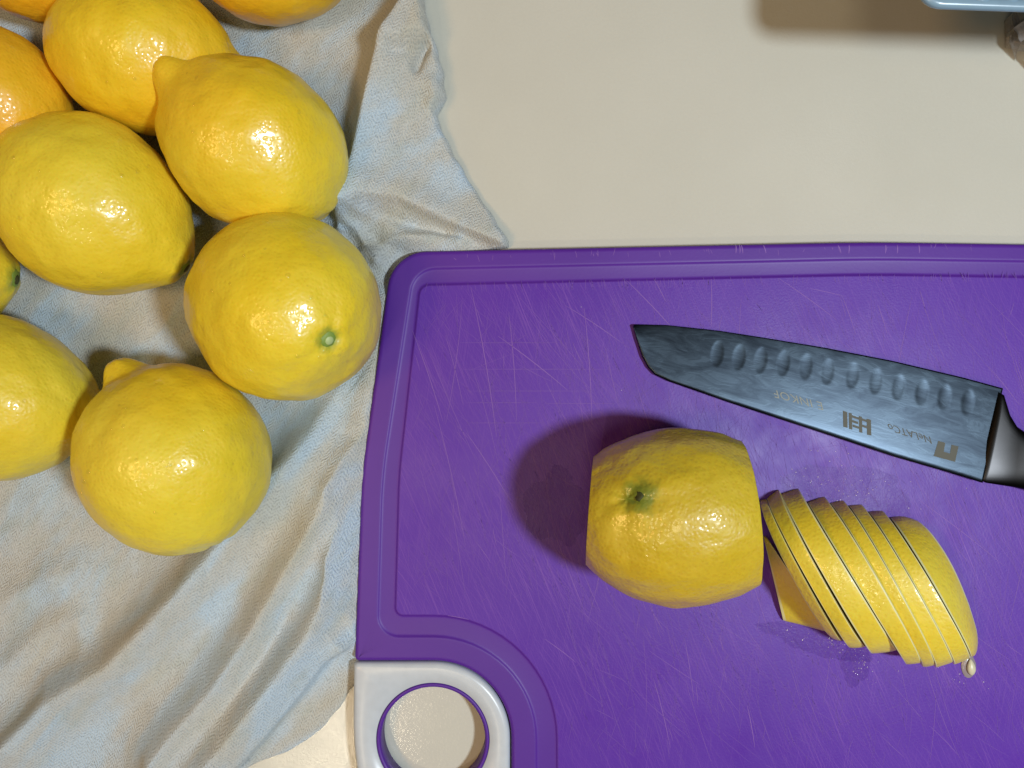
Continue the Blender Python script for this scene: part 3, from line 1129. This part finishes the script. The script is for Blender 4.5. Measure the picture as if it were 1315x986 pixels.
# wet film of juice on the board
JUICE = Nodes("lemon_juice_film")
_tr = JUICE.n('ShaderNodeBsdfTransparent')
_tr.inputs['Color'].default_value = (0.90, 0.87, 0.92, 1)
_gl = JUICE.n('ShaderNodeBsdfGlossy')
_gl.inputs['Roughness'].default_value = 0.22
_mx = JUICE.n('ShaderNodeMixShader')
_mx.inputs[0].default_value = 0.0022
JUICE.l(_tr.outputs[0], _mx.inputs[1])
JUICE.l(_gl.outputs[0], _mx.inputs[2])
JUICE.l(JUICE.bump(JUICE.noise(JUICE.coord('Object'), 700, 3), 0.6, 0.0004), _gl.inputs['Normal'])
JUICE.l(_mx.outputs[0], JUICE.t.nodes['Material Output'].inputs['Surface'])
V, Fc = [], []
for (x, y, rx, ry, tilt, sd) in ((1085, 632, 92, 30, 8, 1), (1058, 818, 82, 24, 12, 2), (1098, 848, 17, 34, 0, 3), (716, 650, 38, 52, 0, 4)):
    o = len(V)
    for j in range(72):
        a = 2 * math.pi * j / 72
        w_ = 1 + 0.38 * noise.noise(Vector((math.cos(a) * 1.6, math.sin(a) * 1.6, sd * 3.1))) + 0.10 * noise.noise(Vector((math.cos(a) * 6, math.sin(a) * 6, sd)))
        ct, st = math.cos(rad(tilt)), math.sin(rad(tilt))
        dx, dy = rx * w_ * math.cos(a), ry * w_ * math.sin(a)
        V.append(P(x + dx * ct - dy * st, y + dx * st + dy * ct, ZB + 0.00010 + sd * 0.00001))
    Fc.append(tuple(range(o, o + 72))[::-1])
tag(mesh_obj("juice_film", V, Fc, JUICE.m, smooth=False), "thin wet smears of lemon juice on the purple board", "juice", kind="stuff")

# juice beads round the slices
V, Fc = [], []
rng = random.Random(33)
zones = [((1000, 605), (1180, 650), 110), ((1000, 812), (1130, 838), 90), ((1090, 838), (1125, 875), 40), ((985, 560), (1250, 640), 50), ((690, 600), (760, 700), 16), ((1150, 855), (1290, 880), 20), ((760, 420), (1260, 600), 22)]
for (x0, y0), (x1, y1), cnt in zones:
    for _ in range(cnt):
        x = rng.gauss((x0 + x1) / 2, (x1 - x0) / 4)
        y = rng.gauss((y0 + y1) / 2, (y1 - y0) / 4) + (x - (x0 + x1) / 2) * 0.16
        if y0 > 700 or y1 < 665:
            r = 0.00012 + 0.00028 * rng.random() ** 3
            v, f = dome(P(x, y, ZB), Vector((0, 0, 1)), r, 0.4, 7, 2)
            o = len(V)
            V += v
            Fc += [tuple(i + o for i in q) for q in f]
tag(mesh_obj("juice_beads", V, Fc, BEAD), "tiny glittering beads of lemon juice round the slices", "juice", kind="stuff")

# ------------------------------------------------------------------ knife
EDGE = [(814, 416.5), (860, 417.8), (926, 425), (982, 433.7), (1060, 446.5), (1147, 463.4), (1237, 484.7), (1288, 498.5)]
SPINE = [(813.5, 418.5), (817.5, 434.5), (825, 458), (832.5, 472), (841, 481), (860, 490), (896, 502.5), (939, 517.5), (982, 531.6), (1045, 552), (1151, 587), (1215, 605.5), (1262, 620)]


def resample(pl, ts):
    pl = [Vector(p) for p in pl]
    L = [0]
    for i in range(1, len(pl)): L.append(L[-1] + (pl[i] - pl[i - 1]).length)
    out = []
    for t in ts:
        s = t * L[-1]
        i = max(k for k in range(len(L)) if L[k] <= s + 1e-9)
        i = min(i, len(pl) - 2)
        q = (s - L[i]) / (L[i + 1] - L[i])
        out.append(pl[i].lerp(pl[i + 1], q))
    return out


knife = empty("kitchen_knife", (P(1000, 510, ZB).x, P(1000, 510, ZB).y, ZB))
tag(knife, "steel santoku knife with dimpled blade lying on the purple board", "knife")
NU, NV = 300, 64
ts = [(i / NU) ** 1.25 for i in range(NU + 1)]
ed, spn = resample(EDGE, ts), resample(SPINE, ts)
DIMPLES = [(921, 454), (949, 458.5), (977, 462), (1006, 466), (1035, 470.5), (1063, 477), (1095, 482), (1125, 489.5), (1154, 497), (1184, 503.5), (1213, 509.5), (1243, 516)]


def blade_base(px):
    t = (px - 815) / (1288 - 815)
    return ZB + 0.0006 + 0.0034 * max(0, min(1.15, t)) ** 1.3


top, bot = [], []
for i in range(NU + 1):
    for j in range(NV + 1):
        v = j / NV
        p = ed[i].lerp(spn[i], v)
        zb_ = blade_base(p.x)
        half = 0.00006 + 0.00092 * min(1.0, v / 0.9) ** 0.8
        round_ = 0.0004 * max(0, (v - 0.955) / 0.045) ** 2
        zt = zb_ + 0.001 + half - round_
        dep = 0.0
        for (dx, dy) in DIMPLES:
            qx, qy = p.x - dx, p.y - dy
            c, s = math.cos(rad(8)), math.sin(rad(8))
            lx, ly = (qx * c + qy * s) / 8.2, (-qx * s + qy * c) / 17.0
            q = lx * lx + ly * ly
            if q < 1: dep = max(dep, 0.00013 * (1 - q) ** 0.8)
        top.append(P(p.x, p.y, zt - dep))
        bot.append(Vector((top[-1].x, top[-1].y, zb_ + 0.001 - half)))
nv1 = NV + 1
V = top + bot
Fc = []
B0 = len(top)
for i in range(NU):
    for j in range(NV):
        a = i * nv1 + j
        Fc.append((a, a + 1, a + nv1 + 1, a + nv1))
        Fc.append((B0 + a, B0 + a + nv1, B0 + a + nv1 + 1, B0 + a + 1))
for i in range(NU):
    a = i * nv1
    Fc.append((a, a + nv1, B0 + a + nv1, B0 + a))
    a = i * nv1 + NV
    Fc.append((a, B0 + a, B0 + a + nv1, a + nv1))
for j in range(NV):
    Fc.append((j, B0 + j, B0 + j + 1, j + 1))
    a = NU * nv1 + j
    Fc.append((a, a + 1, B0 + a + 1, B0 + a))
blade = mesh_obj("blade", V, Fc, STEEL, knife)

# bolster and handle: lofted cross sections along the tang
secs = [((1282, 503), (1254, 614), 0.0010, 0.0), ((1289, 507), (1266, 620), 0.0021, 0), ((1296, 532), (1282, 622.5), 0.0034, 0), ((1304, 547), (1298, 625), 0.0056, 0.0),
        ((1316, 556), (1316, 629), 0.0082, 0), ((1340, 562), (1342, 637), 0.0105, 0), ((1400, 572), (1402, 655), 0.0125, 0), ((1500, 590), (1500, 688), 0.0135, 0), ((1620, 622), (1610, 730), 0.014, 0), ((1690, 648), (1676, 752), 0.012, 0), ((1705, 670), (1697, 740), 0.007, 0)]


def knife_part(name, secs, mat):
    loops = []
    ns = 40
    for (e, s, th, _) in secs:
        zb_ = max(ZB + 0.0003, blade_base(1288) + 0.001 - th / 2)
        zc = zb_ + th / 2
        A, B = P(*e, zc), P(*s, zc)
        m, h = (A + B) / 2, (B - A) / 2
        lp = []
        for i in range(ns):
            a = 2 * math.pi * i / ns
            c, q = math.cos(a), math.sin(a)
            c = math.copysign(abs(c) ** 0.75, c)
            q = math.copysign(abs(q) ** 0.6, q)
            lp.append(m + h * c + Vector((0, 0, th / 2 * q)))
        loops.append(lp)
    v, f = loft(loops, True, True)
    return mesh_obj(name, v, f, mat, knife)


knife_part("bolster", secs[:6], STEEL_P)
knife_part("handle", [((1341, 561), (1343, 638), 0.011, 0)] + secs[6:], HANDLE)


# etched marks on the blade
def blade_top(px, py):
    # fraction across the blade
    i = min(range(NU + 1), key=lambda k: abs(ed[k].lerp(spn[k], 0.6).x - px))
    e, s = ed[i], spn[i]
    v = max(0, min(1, (py - e.y) / (s.y - e.y)))
    return blade_base(px) + 0.001 + 0.00006 + 0.00092 * min(1.0, v / 0.9) ** 0.8


def blade_mark(name, text, start, ang, size_px, mat, parent, spacing=1.0, sx=1.0):
    """text that reads with the knife turned round: runs from right to left in the photograph"""
    cu = bpy.data.curves.new(name, 'FONT')
    cu.body = text
    cu.size = 1.0
    cu.space_character = spacing
    cu.resolution_u = 3
    tmp = bpy.data.objects.new(name, cu)
    C.objects.link(tmp)
    bpy.context.view_layer.update()
    me = bpy.data.meshes.new_from_object(tmp.evaluated_get(bpy.context.evaluated_depsgraph_get()))
    bpy.data.objects.remove(tmp)
    ca, sa = math.cos(ang), math.sin(ang)
    V = []
    for q in me.vertices:
        x, y = q.co.x * size_px * sx, q.co.y * size_px
        px = start[0] - x * ca - y * sa * -1
        py = start[1] - x * sa + y * ca
        V.append(P(px, py, blade_top(px, py) + 0.00006))
    Fc = [tuple(p.vertices) for p in me.polygons]
    bpy.data.meshes.remove(me)
    return mesh_obj(name, V, Fc, mat, parent, smooth=False)


def blade_poly(name, polys, mat):
    V, Fc = [], []
    for pl in polys:
        o = len(V)
        V += [P(x, y, blade_top(x, y) + 0.00006) for x, y in pl]
        Fc.append(tuple(range(o, o + len(pl))))
    return mesh_obj(name, V, Fc, mat, knife, smooth=False)


blade_poly("logo_mark", [[(1205, 566), (1214, 568.5), (1212, 580), (1220, 582.3), (1222, 570.8), (1231, 573.2), (1226.5, 593), (1199, 585.5)]], ETCH)
blade_mark("lettering", "NeLATCo", (1195, 561), rad(17.5), 14.5, ETCH, knife, 1.0, 0.95)
bars = []
for x in (1082.5, 1090, 1103, 1113):
    wd = 5.5 if x in (1082.5, 1113) else 4
    y0 = 527 + (x - 1082) * 0.33
    bars.append([(x, y0), (x + wd, y0 + wd * 0.33), (x + wd + 0.5, y0 + 22), (x + 0.5, y0 + 21)])
for (x, y, w_, h_) in ((1094, 533, 9, 3), (1094, 539, 8, 3), (1095, 545, 9, 3), (1107, 537, 6, 3), (1107, 545, 6, 3)):
    bars.append([(x, y), (x + w_, y + w_ * .33), (x + w_, y + w_ * .33 + h_), (x, y + h_)])
blade_poly("seal_mark", bars, ETCH)
blade_mark("lettering", "E INKOF", (1056, 517), rad(15), 15.5, ETCH_PALE, knife, 1.05, 1.1)

# ------------------------------------------------------------------ container and package in the far corner
GLASS_BLUE = plain("blue_grey_plastic", (0.22, 0.34, 0.44), 0.25)
zt = 0.075
tray = empty("plastic_container", (P(1290, -90, zt).x, P(1290, -90, zt).y, zt - 0.004))
tag(tray, "blue grey plastic container edge raised above the worktop on a package", "container")


def rrect(cx0, cy0, cx1, cy1, r, z, tilt, seg=10):
    pts = []
    for (x, y, a0) in ((cx1 - r, cy1 - r, 0), (cx0 + r, cy1 - r, 90), (cx0 + r, cy0 + r, 180), (cx1 - r, cy0 + r, 270)):
        for i in range(seg + 1):
            a = rad(a0 + 90 * i / seg)
            pts.append(Vector((x + r * math.cos(a), y + r * math.sin(a), z)))
    p0 = Vector((cx0, cy0, 0))
    Rm = Matrix.Rotation(tilt, 3, 'Z')
    return [p0 + Rm @ (p - p0 - Vector((0, 0, p.z))) + Vector((0, 0, p.z)) for p in pts]


c0 = P(1177, 8, zt)
x0, y0, x1, y1 = c0.x, c0.y, c0.x + 0.16, c0.y + 0.12
tl = rad(-2.0)
R_ = 0.008
spec = [(0.010, -0.002), (0.004, 0.0), (0.0006, 0.0018), (0.0, 0.0032), (0.0005, 0.0042), (0.002, 0.0046), (0.0035, 0.0040), (0.0045, 0.0022), (0.007, 0.0016), (0.010, 0.0030), (0.014, 0.0034)]
loops = [rrect(x0 + i, y0 + i, x1 - i, y1 - i, max(0.002, R_ - i * 0.5), zt - 0.0045 + dz, tl) for i, dz in spec]
v, f = loft(loops, True, True)
mesh_obj("lid", v, f, GLASS_BLUE, tray)
for (bx, by) in ((1262, 2), (1300, 0)):
    q = P(bx, by, zt)
    v, f = dome(q + Vector((0, 0.002, -0.001)), Vector((0, 0, 1)), 0.003, 0.6, 10, 3)
    mesh_obj("clip", v, f, GLASS_BLUE, tray)

pk = P(1360, -20, 0.0)
pack = empty("food_package", (pk.x, pk.y, 0))
tag(pack, "black food package in crumpled clear film under the blue grey container", "package")
BLACK = plain("black_plastic", (0.012, 0.014, 0.015), 0.35)
FILM = Nodes("clear_film")
FILM.set(Base_Color=(0.85, 0.80, 0.74, 1), Roughness=0.12, Transmission_Weight=0.85, IOR=1.05)
FILM = FILM.m
WHITE = plain("white_paper", (0.62, 0.58, 0.56), 0.6)
xL, yB = P(1293, 26, 0).x, P(1293, 26, 0).y


def crumpled(xa, ya, xb, yb, za, zb, r, amp, seed, name, mat):
    loops = []
    for k, (ins, z) in enumerate([(r * 0.5, za), (0.0, za + r * 0.5), (0.0, (za + zb) / 2), (0.0005, zb - r * 0.6), (r * 0.5, zb), (r * 2.2, zb - 0.001)]):
        lp = rrect(xa + ins, ya + ins, xb - ins, yb - ins, r, z, 0, 8)
        lp = [p + Vector((noise.noise(p * 120 + Vector((seed, k, 0))), noise.noise(p * 120 + Vector((0, seed, k))), 0.5 * noise.noise(p * 120 + Vector((k, 0, seed))))) * amp for p in lp]
        loops.append([Vector((p.x, p.y, max(p.z, 0.0003))) for p in lp])
    v, f = loft(loops, True, True)
    return mesh_obj(name, v, f, mat, pack, smooth=False)


crumpled(xL, yB, xL + 0.12, yB + 0.09, 0.001, 0.0685, 0.010, 0.0006, 2, "tray", BLACK)
crumpled(P(1286, 60, 0).x, P(1290, 62, 0).y, xL + 0.125, yB - 0.0005, 0.0006, 0.007, 0.0105, 0.0009, 6, "film", FILM)
q0, q1 = P(1301, 36, 0.008), P(1330, 56, 0.008)
V, Fc = [], []
n_ = 9
for i in range(n_ + 1):
    for j in range(n_ + 1):
        x = q0.x + (q1.x - q0.x) * i / n_ + 0.002 * (j / n_)
        y = q0.y + (q1.y - q0.y) * j / n_ + 0.006 * i / n_
        V.append(Vector((x, y, 0.0088 + 0.0016 * noise.noise(Vector((x, y, 0)) * 330))))
for i in range(n_):
    for j in range(n_):
        a = i * (n_ + 1) + j
        Fc.append((a, a + n_ + 1, a + n_ + 2, a + 1))
mesh_obj("label", V, Fc, WHITE, pack, smooth=False)
